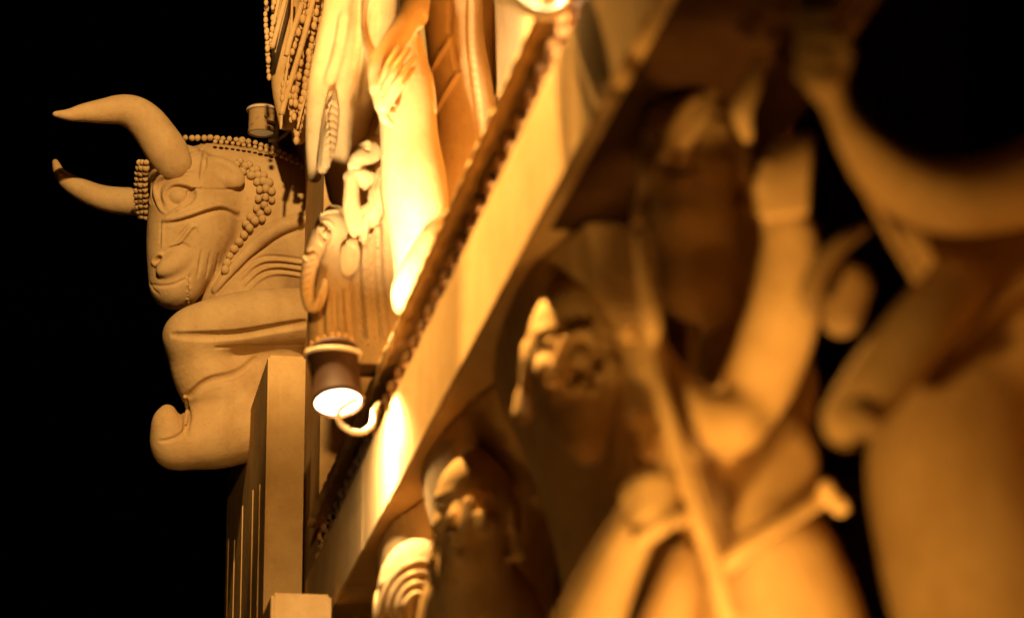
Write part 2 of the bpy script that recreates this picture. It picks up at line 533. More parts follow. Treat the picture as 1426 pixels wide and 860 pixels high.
    # creases where the shank folds under the thigh
    rg([(240, 466), (285, 468), (330, 466), (378, 458), (424, 450)], [2, 4.5, 5, 4.5, 4], True, .010, 0, 30)
    rg([(300, 484), (340, 482), (388, 482), (424, 480)], [1, 2, 2, 2], True, .006, 0, 24)
    rg([(262, 552), (290, 532), (330, 520), (356, 500)], [2.5, 4, 4, 2], True, .012, 0, 24)
    rg([(258, 556), (261, 580), (258, 604)], [3.5, 4.5, 3], True, .006, 0, 14)
    rg([(222, 614), (236, 612), (250, 606), (259, 596)], [.8, 1.4, 1.8, 1], True, .006, 0, 14)
    body = part('body', F.mesh('body'), STONE_B, t)
    # horns
    for nm, pts, dy0, dy1 in (
        ('near', [(77, 159, 4), (97, 160, 8.5), (118, 157, 13), (144, 155, 17.5), (168, 153, 21), (188, 158, 24), (205, 172, 26.5), (220, 192, 28), (233, 212, 29), (242, 228, 26)], -.20, -.13),
        ('far', [(77, 226, 4.5), (83, 241, 8), (95, 253, 12), (114, 264, 15), (138, 274, 17), (162, 279, 18.6), (190, 280, 20), (222, 272, 22)], .20, .14)):
        H = fbounds(60, 120, 275, 310, BY, min(dy0, dy1) - .1, max(dy0, dy1) + .1, .0034)
        n = len(pts)
        q = smooth([(p[0], p[1], p[2]) for p in pts], 40)
        for i in range(len(q) - 1):
            fa, fb = i / (len(q) - 1), (i + 1) / (len(q) - 1)
            pc(H, BY, [(*q[i], dy0 + (dy1 - dy0) * fa), (*q[i + 1], dy0 + (dy1 - dy0) * fb)], .002)
        part('horn', H.mesh('horn'), STONE_B, t)
    # bead garlands: neck collar (two rows), brow band, necklace along the back, anklet
    mb = MB()
    for off in (0, 1):
        a = [(330, 229), (344, 231), (360, 244), (370, 262), (368, 286), (352, 312), (336, 332), (322, 354), (314, 376)] if off == 0 else \
            [(338, 239), (350, 244), (360, 256), (361, 272), (356, 292), (343, 312)]
        a = [(331, 226), (345, 228), (361, 240), (377, 256), (382, 276), (374, 300)] if off == 2 else a
        bead_line(mb, surf_path(F, a, 60, .010), 6.2 * m, 1.85)
    bead_line(mb, surf_path(F, [(334, 224), (352, 232), (368, 246), (378, 264), (377, 284), (366, 304)], 50, .010), 6.2 * m, 1.85)
    part('neck_garland', mb.mesh('neck_garland'), STONE_B, t)
    mb = MB()
    for dx, dd in ((190, .0), (196, -.01), (202, -.02)):
        bead_line(mb, [P(dx + 6 * abs((y - 262) / 45)**2 * (1 if dx < 195 else .4), y, BY - .17 + (y - 224) / 82 * .20 + dd) for y in np.linspace(226, 302, 14)], 4.6 * m, 1.9, (1, 1, 1))
    part('brow_garland', mb.mesh('brow_garland'), STONE_B, t)
    mb = MB()
    bead_line(mb, [P(x, y, BY - .02) for x, y in smooth([(258, 192), (300, 192), (345, 197), (385, 209), (428, 230)], 40)], 4.4 * m, 1.9)
    part('back_garland', mb.mesh('back_garland'), STONE_B, t)
    mb = MB()
    bead_line(mb, [P(x, y, BY - .06) for x, y in smooth([(300, 197), (345, 203), (385, 215), (428, 236)], 40)], 3.6 * m, 2.0)
    part('back_garland', mb.mesh('back_garland'), STONE_B, t)
    mb = MB()
    bead_line(mb, surf_path(F, [(258, 552), (261, 570), (258, 590)], 20, .003), 3.2 * m, 1.8)
    part('anklet', mb.mesh('anklet'), STONE_B, t)
    return F


build_bull()

# pedestal at the end of the wall
pd = thing('stone_pedestal', 'tall panelled pedestal carrying the bull at the dark end of wall', 'pedestal', (1.0, 10.7, 0))
mb = MB()
ZP = 4.405
mb.box((.846, 10.0, 0), (.955, 11.5, ZP), .006)
part('shaft', mb.mesh('shaft', False), STONE_SHADE and STONE, pd)
mb = MB()
for i, (y, zt) in enumerate(((10.18, .34), (10.42, .30), (10.80, .26), (11.10, .30), (11.36, .24))):
    mb.box((.8425, y, 0), (.8455, y + (.12 if i % 2 else .05), ZP - zt), .002)
part('raised_panel', mb.mesh('raised_panel', False), STONE, pd)
mb = MB(); mb.box((.799, 9.2, 0), (.957, 9.995, 3.538), .008)
part('plinth_block', mb.mesh('plinth_block', False), STONE, pd)

# =================================================================== the temple wall
tw = thing('temple_wall', 'carved temple wall with a pale plain band running diagonally across it', 'wall', (1.3, 5, 0))
zc = CAM[2]
XF = .963
Y0W, Y1W = 1.2, 10.0
mb = MB(); mb.box((1.25, 6.0, 0), (1.45, 10.1, zc + 2.2))
mb.box((1.62, Y0W, 0), (1.8, 5.998, zc + 1.6)); part('lower_wall', mb.mesh('lower_wall', False), STONE, tw)
mb = MB(); mb.box((1.30, Y0W, zc + 2.252), (1.5, 9.9, zc + 4.8)); mb.box((1.01, 10.102, 0), (3.0, 12.0, zc + 4.8))
part('upper_wall', mb.mesh('upper_wall', False), STONE, tw)


def extrude_profile(prof, y0, y1, n, jitter=0.0):
    V, Fc = [], []
    ys = np.linspace(y0, y1, n + 1)
    k = len(prof)
    for y in ys:
        for (x, z) in prof:
            V.append((x + (random.uniform(-1, 1) * jitter), y, z + random.uniform(-1, 1) * jitter))
    for i in range(n):
        for j in range(k):
            a = i * k + j; b = i * k + (j + 1) % k
            Fc.append((a, b, b + k, a + k))
    Fc.append(tuple(range(k - 1, -1, -1))); Fc.append(tuple(n * k + j for j in range(k)))
    return V, Fc


joints = [Y0W, 3.1, 4.55, 5.95, PXW(650, 385, XF)[1], 8.55, 9.99]
Vb, Fb = [], []
for y0_, y1_ in zip(joints[:-1], joints[1:]):
    V, Fc = extrude_profile([(XF + random.uniform(0, .0012), zc + 1.916), (XF, zc + 2.139), (XF + .003, zc + 2.146), (1.27 if y0_ > 5.8 else .992, zc + 2.146), (1.27 if y0_ > 5.8 else .992, zc + 1.912), (XF + .004, zc + 1.912)], y0_ + .0012, y1_ - .0012, 30, .0005)
    o_ = len(Vb); Vb += V; Fb += [tuple(o_ + i for i in f) for f in Fc]
part('plain_band', raw('plain_band', Vb, Fb, False), BAND, tw)
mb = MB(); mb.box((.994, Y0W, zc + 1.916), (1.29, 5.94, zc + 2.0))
part('shade_slab', mb.mesh('shade_slab', False), SOFFIT_SHADE, tw)  # added slab that blocks flood light at the ledge gap, coloured as shade
# carved strip above the band: recessed back, with curling leaf relief, and a cord on top
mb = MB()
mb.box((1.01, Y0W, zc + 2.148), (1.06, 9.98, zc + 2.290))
part('molding_back', mb.mesh('molding_back', False), STONE_SHADE, tw)
mb = MB()
y = Y0W
i = 0
while y < 9.9:
    # a small S-curl made of a tapering tube and a bud, turned up and down by turns
    sg = 1 if i % 2 else -1
    q = [(.997, y + .056 * t * math.cos(3.6 * t) * sg, zc + 2.216 + sg * .012 + .04 * math.sin(3.6 * t) * sg * (1 - .5 * t)) for t in np.linspace(0, 1.2, 9)]
    mb.tube(q, [.012 * (1 - .5 * t) for t in np.linspace(0, 1, 9)], 7)
    mb.ball((.992, y + .02 + random.uniform(-.008, .008), zc + 2.216 - sg * .022), .014 * random.uniform(.8, 1.2), (.9, 1.4, 1))
    y += .062 * random.uniform(.85, 1.2); i += 1
part('leaf_relief', mb.mesh('leaf_relief'), STONE_SHADE, tw)
mb = MB()
ys = np.linspace(Y0W, 9.98, 260)
mb.tube([(.975 + .002 * math.sin(y_ * 60), y_, zc + 2.303 + .002 * math.sin(y_ * 41)) for y_ in ys], .0125, 8)
mb.box((.978, Y0W, zc + 2.292), (1.09, 9.97, zc + 2.306))
part('cord_trim', mb.mesh('cord_trim'), STONE, tw)

# draped pilasters under the band, flaring out to it, with a niche between each two
PIL = [(9.4, .2), (8.36, .085), (7.56, .075), (6.32, .23), (5.42, .05), (4.5, .08)]
for n_ in range(1, 4):
    yc, wb = PIL[n_]
    far, near = (PIL[n_ - 1][0] - yc) / 2, (yc - PIL[n_ + 1][0]) / 2
    if n_ == 4: near = .02; far *= .6
    F = Field((.9, yc - near - .02, zc + .4), (1.44, yc + far + .02, zc + 1.916), .011)
    for s_ in np.linspace(-1, 1, 27):
        b_ = (.085 if n_ < 4 else .03) * (1 - .3 * abs(s_)) + .020 * math.cos(s_ * 15 * (1.6 if wb > .15 else 1))
        g = (far if s_ > 0 else near) * 1.02
        xs = .985 + .05 * s_ * s_
        wb_ = wb if (s_ > 0 or n_ < 4) else .01
        q = [(xs + b_, yc + s_ * g, zc + 1.96), (xs + b_ + .015, yc + s_ * (g * .8 + wb_ * .2), zc + 1.86), (xs + b_ + .05, yc + s_ * (g * .35 + wb_ * .65), zc + 1.68), (xs + b_ + .10, yc + s_ * wb_, zc + 1.42), (xs + b_ + .15, yc + s_ * wb_, zc + 1.1), (xs + b_ + .19, yc + s_ * wb_ * 1.15, zc + .4)]
        F.limb(smooth(q, 20), [b_] * len(smooth(q, 20)), .012)
    part('draped_pilaster', F.mesh('draped_pilaster'), STONE, tw)


# =================================================================== wall lamps
def wall_lamp(label, top, bot, r, brk, cable, lens_mat, spring, scale=1., METAL=METAL):
    t = thing('wall_lamp', label, 'lamp', tuple(top), 'cylinder lamps along the wall')
    top = np.array(top); bot = np.array(bot); L = np.linalg.norm(bot - top)
    mb = MB()
    mb.lathe(top, bot, [(0.02, r * .86), (.004, r * .9), (-.004, r * .96), (-.004, r * 1.06), (.006, r * 1.08), (.012, r * 1.02), (.016, r), (L * .5, r), (L - .014, r), (L - .010, r * 1.04), (L, r * 1.04), (L + .001, r * .96), (L - .01, r * .93)])
    h = part('housing', mb.mesh('housing'), METAL, t)
    mb = MB(); mb.tube([top + (bot - top) / L * .004 + r * 1.10 * np.array([math.cos(g), math.sin(g), 0]) for g in np.linspace(0, 2 * math.pi, 33)], .0055 * scale, 8, False)
    part('rim', mb.mesh('rim'), CABLE, t)
    mb = MB(); mb.lathe(top, bot, [(.012, 0.0001), (.012, r * .88)]); part('upper_lens', mb.mesh('upper_lens'), lens_mat, t)
    mb = MB(); mb.lathe(top, bot, [(L - .006, r * .94), (L - .001, r * .7), (L + .002, .0001)]); part('lower_lens', mb.mesh('lower_lens'), lens_mat, t)
    mb = MB()
    a, b = np.array(brk[0]), np.array(brk[1])
    w = .012 * scale
    dz = np.array([0, 0, w]); dyv = np.array([0, w * 1.6, 0])
    V = [a - dz - dyv, a + dz - dyv, a + dz + dyv, a - dz + dyv, b - dz - dyv, b + dz - dyv, b + dz + dyv, b - dz + dyv]
    o = len(mb.V); mb.V += [tuple(v) for v in V]
    mb.F += [tuple(o + i for i in f) for f in ((3, 2, 1, 0), (4, 5, 6, 7), (0, 1, 5, 4), (1, 2, 6, 5), (2, 3, 7, 6), (3, 0, 4, 7))]
    mb.box(b + np.array([-.006, -.025, -.075]) * scale, b + np.array([.006, .025, .03]) * scale)
    mb.ball(a + dz, .011 * scale, (1, 1, .7))
    part('bracket', mb.mesh('bracket', False), METAL, t)
    mb = MB(); mb.tube(smooth(cable, 40), .0075 * scale if spring is None else spring, 9)
    part('cable', mb.mesh('cable'), CABLE, t)
    return t


LIT = emit('lit_lens', (1, .86, .55), 9.0)
DIM = emit('faint_lens', (1, .6, .2), .12)
Y2 = 8.0
wall_lamp('glowing cylinder lamp with a curled cable, bracketed to the pale band', P(464, 492, Y2), P(471, 561, Y2 - .05), 34 * mpp(Y2),
          (P(476, 514, Y2 - .04), P(541, 517, Y2 + .5)),
          [P(505, 552, Y2 + .01), P(488, 560, Y2 - .12), P(472, 572, Y2 - .13), P(473, 588, Y2 - .13), P(488, 600, Y2 - .12), P(506, 601, Y2 - .1), P(519, 590, Y2 - .06), P(521, 572, Y2 - .02), P(528, 560, Y2 + .3)], LIT, .0062)
YL = 10.85
wall_lamp('unlit cylinder lamp above the back of the bull', P(365, 152, YL), P(364, 186, YL), 18.5 * mpp(YL),
          (P(372, 165, YL - .05), P(414, 173, YL)),
          [P(374, 196, YL - .02), P(388, 194, YL - .02), P(399, 186, YL - .02), P(408, 174, YL)], DIM, .006, .9, PALE_METAL)
Y3 = 5.7
wall_lamp('blurred lamp at the upper end of the carved strip', P(742, -110, Y3), P(746, -66, Y3), 42 * mpp(Y3),
          (P(750, -80, Y3), P(800, -74, Y3 + .3)),
          [P(690, -6, Y3 - .05), P(716, 0, Y3 - .05), P(736, 14, Y3 - .05), P(760, 20, Y3 - .05), P(782, 14, Y3 - .03), P(792, -10, Y3)], DIM, .0115, 1., PALE_METAL)


# =================================================================== heads for the statues
def head(F, c, s=1., k=.012, neck=True, yaw=0.):
    """a head looking toward -X (yaw turns it toward the camera side); c = centre of the skull"""
    c = np.array(c, float); ca, sa = math.cos(math.radians(yaw)), math.sin(math.radians(yaw))
    v = lambda x, y, z: c + s * np.array([x * ca - y * sa, x * sa + y * ca, z])
    M = np.array([[ca, sa, 0], [-sa, ca, 0], [0, 0, 1]])
    E = lambda p, r, k, cv=False: F.ell(p, s * np.array(r), k, cv, 0, M)
    E(v(0, 0, .02), [.105, .082, .11], k)
    E(v(-.03, 0, -.05), [.075, .064, .095], k * 2)
    E(v(-.075, 0, -.105), [.03, .032, .028], k)
    F.cap(v(-.098, 0, .01), v(-.123, 0, -.032), s * .011, s * .018, k * .5)
    for sd in (-1, 1):
        F.cap(v(-.094, sd * .015, .028), v(-.07, sd * .058, .026), s * .012, s * .01, k * .6)
        E(v(-.083, sd * .034, .004), [.014, .02, .012], k * .3)
        E(v(-.07, sd * .04, -.035), [.03, .03, .03], k)
        E(v(.012, sd * .084, -.01), [.03, .012, .046], k * .3)
        E(v(.008, sd * .094, -.008), [.017, .010, .03], k * .2, True)
        F.cap(v(.01, sd * .088, -.05), v(.012, sd * .09, -.085), s * .012, s * .016, k * .3)
    E(v(-.104, 0, -.062), [.016, .028, .008], k * .2)
    E(v(-.100, 0, -.076), [.016, .024, .009], k * .2)
    if neck: F.cap(v(.015, 0, -.06), v(.02, 0, -.2), s * .055, s * .06, k * 2)


# =================================================================== statues above the band
def strut(F, *a): F.ridge(*a)


# seated statue with its hand on its raised knee
YS = 8.45
t = thing('stone_statue', 'brightly lit seated statue resting a long-fingered hand on its raised knee', 'statue', tuple(P(600, 330, YS)), 'statues on the temple wall')
F = fbounds(480, -230, 725, 450, YS, -.24, .34, .0036)
m = mpp(YS)
pc(F, YS, [(628, -90, 46, .16), (632, 40, 42, .16), (646, 140, 44, .16), (645, 215, 46, .18), (610, 330, 50, .2), (585, 400, 40, .2)], .04)
pc(F, YS, [(690, -60, 30, .26), (668, 60, 26, .25), (676, 170, 28, .25), (660, 280, 30, .25)], .03)
# shin and knee
pc(F, YS, [(562, 62, 27, 0), (566, 120, 38, 0), (570, 190, 41, 0), (578, 265, 46, 0), (584, 335, 40, .02), (576, 400, 26, .02)], .02)
# upper arm, forearm, wrist
pc(F, YS, [(596, -110, 30, .1), (582, -40, 24, .02), (576, 22, 21, -.06)], .02)
pc(F, YS, [(574, 22, 18, -.06), (549, 58, 17, -.09), (526, 92, 13, -.12), (526, 122, 12, -.13)], .012)
pc(F, YS, [(514, -30, 9, -.02), (507, 15, 5, -.04), (509, 50, 6, -.06), (521, 88, 9, -.1)], .01)
# hand: palm, four fingers, thumb
pc(F, YS, [(528, 122, 13, -.13), (533, 146, 12, -.13)], .008)
for pts in ([(530, 120, 6, -.155), (541, 92, 5.6, -.165), (555, 66, 4, -.12)],
            [(533, 129, 6, -.16), (549, 98, 5.8, -.17), (569, 68, 4, -.12)],
            [(536, 138, 6, -.16), (556, 107, 5.8, -.17), (577, 80, 4, -.12)],
            [(539, 147, 5.6, -.155), (559, 118, 5.2, -.165), (576, 96, 3.8, -.12)]):
    pc(F, YS, pts, .002)
pc(F, YS, [(532, 150, 8, -.12), (536, 166, 6.5, -.12), (545, 172, 4.5, -.10)], .004)
pc(F, YS, [(545, 152, 4, -.09), (550, 153, 4, -.088)], .004)
# foot with the hem of the skirt over it
pc(F, YS, [(560, 425, 14, -.10), (568, 400, 22, -.10), (592, 345, 17, -.08), (608, 310, 9, -.05), (622, 294, 4, -.03)], .012)
head(F, P(640, -170, YS + .16), .95)
# crossed scarf
for path, r in (([(628, 52), (612, 78), (600, 102)], .006), ([(638, 100), (622, 128), (606, 158)], .006), ([(600, 102), (604, 130), (606, 158)], .004)):
    F.ridge(path, r, .004, False, .002, 16)
F.ridge([(627, -20), (628, 20), (627, 50), (633, 76), (638, 100)], .006, .004, True, 0, 22)
F.ridge([(655, 0), (655, 60), (664, 140), (672, 220)], .007, .008, True, 0, 20)
part('body', F, STONE, t)

# tall draped statue left of it
YD = 9.0
t = thing('stone_statue', 'tall smooth draped statue with a carved shell fan in its side', 'statue', tuple(P(500, 200, YD)), 'statues on the temple wall')
F = fbounds(415, -60, 600, 330, YD, -.22, .5, .0065)
m = mpp(YD)
pc(F, YD, [(520, -60, 40, .12), (512, 40, 40, .12), (500, 110, 38, .12), (482, 180, 32, .14), (476, 235, 26, .18), (476, 270, 20, .22)], .03)
pc(F, YD, [(480, -60, 18, .05), (466, 40, 22, .06), (448, 120, 20, .08), (440, 190, 15, .1), (438, 245, 10, .14)], .03)
pc(F, YD, [(545, -60, 36, .22), (545, 60, 40, .22), (540, 200, 48, .24), (535, 320, 48, .24)], .03)
# pockets of shade
pc(F, YD, [(459, 118, 5, 0.0), (462, 160, 17, .0), (458, 240, 19, .0)], .01, True)
pc(F, YD, [(503, 160, 9, .03), (508, 190, 30, .04), (512, 240, 34, .05)], .01, True)
for a in ([(505, 0), (498, 60), (488, 120)], [(520, 10), (515, 70), (506, 140)], [(478, 20), (470, 70), (456, 116)]):
    F.ridge(a, .006, .014, True, -.001, 18)
part('body', F, STONE, t)
F = fbounds(436, 105, 482, 250, YD, -.06, .24, .0032)
pc(F, YD, [(462, 132, 6, .03), (461, 160, 12, .05), (456, 205, 12, .05), (449, 235, 8, .05)], .01)
for j in range(4):
    F.ridge([(466 - j * 1, 128 + 4 * j), (458 - j * 1.2 + 1, 150 + 2 * j), (452 + j * 2, 190), (449 + 3 * j, 232)], .0045, .002, False, .002, 20)
for j in range(8):
    F.ridge([(454, 150 + j * 10), (462, 146 + j * 10), (470, 150 + j * 10)], .0035, .002, True, .001, 8)
part('shell_fan', F, STONE, t)

# beast head with its chest
YB = 8.75
t = thing('stone_statue', 'small pale lion statue crouching beside the lit shin', 'statue', tuple(P(520, 400, YB)), 'statues on the temple wall')
F = fbounds(470, 170, 620, 520, YB, -.2, .4, .0045)
m = mpp(YB)
pc(F, YB, [(532, 225, 34, .06), (522, 270, 42, .08), (520, 330, 42, .1), (532, 420, 56, .14), (540, 500, 66, .16)], .03)
pc(F, YB, [(514, 212, 19, -.02), (500, 222, 14, -.05), (492, 230, 9, -.06)], .01)      # muzzle
pc(F, YB, [(520, 200, 13, .0), (540, 205, 16, .04)], .01)
pc(F, YB, [(503, 205, 6, -.04), (512, 200, 6, -.05)], .004)
pc(F, YB, [(486, 246, 9, -.05), (498, 240, 10, -.06), (512, 250, 14, -.05)], .006)
pc(F, YB, [(490, 250, 10, -.06), (490, 290, 13, -.06), (497, 318, 13, -.05), (508, 328, 10, -.03)], .008)     # paw
pc(F, YB, [(536, 240, 12, -.07), (526, 280, 16, -.08), (512, 310, 12, -.06)], .01)
for j in range(6):
    F.ridge([(508 + j * 6, 238 + (j % 2) * 6), (503 + j * 6, 262), (507 + j * 6, 292)], .004, .004, j % 2 == 1, 0, 14)
e = F.surf(512, 208); F.ell(e, (.008, .008, .007), .002, True)
e = F.surf(497, 226); F.ell(e, (.006, .006, .003), .002, True)
F.ridge([(492, 234), (502, 234), (512, 226)], .004, .003, True, 0, 12)
# pleats of the saddle cloth and its rows of studs
for j in range(7):
    x0 = 500 + j * 9
    F.ridge([(x0, 300 + j * 3), (x0 - 2 + j, 380), (x0 + 4 + j * 2, 470)], .0045, .008, j % 2 == 0, 0, 20)
part('body', F, STONE, t)
for j in range(5):
    mb = MB()
    for i in range(13):
        h = F.surf(497 + j * 9 + i * .6 + (i % 2), 318 + i * 13 + j * 5)
        if h is not None: mb.ball(h, .0042, (1, 1, 1), 8, 6)
    part('stud_row', mb.mesh('stud_row'), STONE, t)

# elephant-headed small statue
YA = 8.8
t = thing('stone_statue', 'small elephant statue with curled trunk and flapped ear, just above the glowing lamp', 'statue', tuple(P(455, 470, YA)), 'statues on the temple wall')
F = fbounds(405, 265, 540, 520, YA, -.24, .3, .0036)
m = mpp(YA)
pc(F, YA, [(466, 370, 30, .06), (464, 420, 34, .08), (468, 500, 40, .1)], .03)
pc(F, YA, [(462, 318, 24, .02), (468, 330, 27, .03), (476, 352, 24, .05)], .02)
pc(F, YA, [(466, 300, 16, .03), (482, 306, 18, .05)], .012)
# trunk curling down and back up
pc(F, YA, [(446, 330, 15, -.03), (437, 352, 13, -.06), (430, 378, 11, -.08), (428, 404, 10, -.09), (432, 426, 9, -.1), (442, 424, 8, -.11), (449, 408, 7, -.12), (452, 392, 5, -.12)], .008)
pc(F, YA, [(438, 356, 5, -.09), (428, 360, 4, -.11), (423, 357, 2.5, -.12)], .004)      # tusk
# ear fan
F.ell(P(487, 358, YA - .06), np.array([15, 7, 28]) * m, .006, rot=-8)
for j in range(4):
    F.ridge([(480 + j * 5, 336 + j * 3), (482 + j * 5, 358), (480 + j * 4, 380 - j)], .0035, .004, True, 0, 12)
F.ridge([(474, 336), (490, 330), (502, 344), (502, 366), (490, 386)], .004, .003, False, .001, 20)
e = F.surf(453, 326)
if e is not None:
    F.ell(e, np.array([9, 5, 12]) * m, .004, True)
    F.ell(e + np.array([0, .004, 0]), np.array([4.5, 6, 6]) * m, .002)
    F.ridge(arc(453, 326, 7, 11, 0, 350, 12), .0034, .002, False, .001, 20, True)
    F.ridge(arc(454, 325, 12, 17, 40, 250, 12), .004, .003, False, .001, 20)
for j in range(7):
    F.ridge([(436 - j * .8, 346 + j * 10), (430 - j * .4, 350 + j * 10), (424, 349 + j * 10)], .003, .002, True, 0, 8)
F.ridge([(446, 300), (456, 296), (470, 294)], .005, .004, False, .001, 10)
for j in range(5):
    F.ridge([(450 + j * 8, 405), (448 + j * 9, 440), (450 + j * 10, 490)], .004, .007, j % 2 == 0, 0, 16)
part('body', F, STONE, t)
mb = MB()
YR = 8.45
bead_line(mb, [P(x, y, YR) for x, y in smooth([(429, 487), (438, 475), (452, 469), (468, 466), (480, 467), (489, 474)], 24)], 4.0 * mpp(YR), 2.0, (1, 1, 1.25))
part('hem_beads', mb.mesh('hem_beads'), STONE, t)

# hanging ropes and garlands at the far corner
YG = 10.3
t = thing('stone_statue', 'tall corner statue hung with ropes and flower garlands against the black sky', 'statue', tuple(P(405, 180, YG)), 'statues on the temple wall')
F = fbounds(355, -50, 480, 245, YG, -.16, .3, .0045)
m = mpp(YG)
pc(F, YG, [(398, -50, 22, .1), (398, 60, 20, .1), (396, 120, 18, .1), (398, 172, 10, .1)], .02)
pc(F, YG, [(450, -50, 24, .12), (438, 60, 24, .12), (424, 130, 18, .12), (416, 192, 10, .12)], .02)
part('body', F, STONE, t)
for pts, r in (([(442, -30), (436, 0), (421, 60), (400, 130), (392, 160)], 4.2), ([(420, 5), (414, 26), (404, 56), (399, 78)], 4.2),
               ([(404, -30), (397, 0), (388, 34), (379, 67)], 3.6), ([(394, -30), (388, 0), (381, 34)], 2.4), ([(478, -20), (468, 30), (452, 80), (437, 122)], 1.9),
               ([(460, -20), (450, 20), (440, 60)], 2.2), ([(408, -20), (404, 60), (394, 140), (391, 180)], 2.0), ([(452, 40), (440, 90), (424, 140), (414, 180)], 1.8)):
    mb = MB(); mb.tube([P(x, y, YG - .07) for x, y in smooth(pts, 18)], r * m, 9)
    part('rope', mb.mesh('rope'), STONE, t)
for pts, r in (([(372, -20), (370, 30), (373, 70), (374, 112)], 4.2), ([(382, -20), (380, 20), (377, 70)], 4.0),
               ([(428, -20), (420, 30), (408, 70), (396, 112), (394, 140)], 5.0), ([(432, 0), (424, 50), (411, 100), (404, 150)], 4.8), ([(420, 88), (414, 120), (408, 166)], 5.0),
               ([(446, -20), (438, 30), (430, 80), (424, 120), (418, 160), (412, 205)], 5.0), ([(456, -20), (448, 30), (440, 80), (430, 122), (424, 160)], 5.2),
               ([(467, -20), (459, 30), (449, 70), (439, 112), (432, 136)], 5.0), ([(475, -10), (466, 28), (455, 64), (446, 100)], 4.0), ([(400, 92), (402, 130), (406, 170)], 4.4)):
    mb = MB()
    q = smooth(pts, 60); L_ = np.concatenate([[0], np.cumsum(np.linalg.norm(np.diff(q, axis=0), axis=1))])
    for s_ in np.arange(0, L_[-1], r * 1.9):
        x, y = np.interp(s_, L_, q[:, 0]), np.interp(s_, L_, q[:, 1])
        mb.ball(P(x + random.uniform(-1.2, 1.2), y, YG - .055 + random.uniform(-.02, .015)), r * m * random.uniform(.85, 1.15), (.82, .9, 1.25), 10, 7)
    part('flower_garland', mb.mesh('flower_garland'), STONE, t)

# =================================================================== the row of statues under the band
def statue(label, loc): return thing('stone_statue', label, 'statue', tuple(loc), 'statues on the temple wall')


# N : far one, head bright under the lamp
YN = 7.9
t = statue('half hidden statue head with brightly lit concentric curls, lowest under the glowing lamp', P(575, 860, YN))
F = fbounds(500, 730, 690, 1060, YN, -.24, .4, .0055)
head(F, P(584, 840, YN + .08), 1.15, yaw=70)
pc(F, YN, [(575, 905, 40, 0.05), (590, 1000, 90, .15), (595, 1060, 95, .15)], .05)
for j, (rx, ry) in enumerate(((44, 62), (33, 47), (22, 33), (11, 19))):
    F.limb([P(x, y, YN - .03 - .012 * j) for x, y in arc(578, 846, rx, ry, 35, 235, 18, -14)], [.0135 - .001 * j] * 18, .004)
part('body', F, STONE, t)

# M
YM = 7.04
t = statue('shaded statue head in a niche below the brightest patch of the pale band', P(660, 760, YM))
F = fbounds(580, 600, 780, 1000, YM, -.26, .4, .006)
head(F, P(662, 718, YM + .04), .98, yaw=62)
pc(F, YM, [(662, 668, 30, .06), (664, 648, 24, .08)], .03)
pc(F, YM, [(650, 790, 30, .04), (668, 860, 85, .16), (672, 980, 90, .16)], .05)
pc(F, YM, [(652, 700, 9, -.10), (646, 730, 9, -.10), (645, 748, 7, -.09)], .006)
pc(F, YM, [(668, 722, 13, -.1), (668, 735, 12, -.1)], .006)
part('body', F, STONE, t)

# L : beaded headdress rim round the face
YLs = 5.96
t = statue('dim statue head whose cheek is ringed by beads, just left of the diagonal staff', P(810, 600, YLs))
F = fbounds(700, 330, 940, 1000, YLs, -.32, .4, .007)
m = mpp(YLs)
head(F, P(806, 502, YLs + .05), 1.12, neck=False, yaw=80)
pc(F, YLs, [(806, 560, 38, 0), (812, 608, 28, -.03)], .03)                # jaw and neck roll
pc(F, YLs, [(808, 600, 30, .02), (815, 622, 26, .04)], .03)
part('body', F, STONE, t)
mb = MB()
bead_line(mb, [P(x, y, YLs - .10) for x, y in smooth([(822, 461), (806, 462), (788, 470), (776, 490), (770, 514), (770, 538)], 30)], 6.0 * m, 1.9)
part('headdress_beads', mb.mesh('headdress_beads'), STONE, t)
mb = MB()
bead_line(mb, [P(x, y, YLs - .10) for x, y in smooth([(806, 540), (818, 548), (830, 540), (834, 524)], 14)], 8 * m, 1.9)
part('necklace', mb.mesh('necklace'), STONE, t)
F = fbounds(760, 450, 850, 570, YLs, -.2, .1, .006)
F.chain([P(x, y, YLs - .08) for x, y in arc(804, 505, 26, 40, 60, 300, 14, -12)], [.012] * 14, .006)
part('headdress_rim', F, STONE, t)

# O : four-armed statue, face in shade, elbow lit from below
YO = 5.0
t = statue('blurred statue with shaded face and raised forearm, its elbow glowing, beside a staff', P(1000, 760, YO))
F = fbounds(780, -60, 1300, 1100, YO, -.40, .80, .0085)
m = mpp(YO)
hc = P(965, 225, YO + .30)
head(F, hc, 1.0, yaw=70)
pc(F, YO, [(972, 150, 50, .34), (972, 80, 44, .34), (975, 20, 26, .34)], .03)
pc(F, YO, [(972, 290, 30, .36), (1015, 420, 44, .40), (1040, 520, 70, .34)], .03)                    # crown
pc(F, YO, [(1060, 540, 80, .28), (1030, 640, 84, .1), (1040, 720, 96, .06)], .05)
pc(F, YO, [(945, 315, 30, .30), (985, 330, 30, .32)], .04)                                   # chin roll in shade
# belly and hip below the belt
pc(F, YO, [(1075, 790, 95, -.03), (1090, 900, 120, 0), (1090, 1080, 130, 0)], .05)
pc(F, YO, [(1005, 880, 50, .06), (990, 1000, 70, .1)], .05)
# chest panel between staff and dark gap
pc(F, YO, [(948, 600, 42, .0), (1000, 690, 64, -.02), (1080, 640, 56, .0), (1060, 590, 50, .02)], .06)
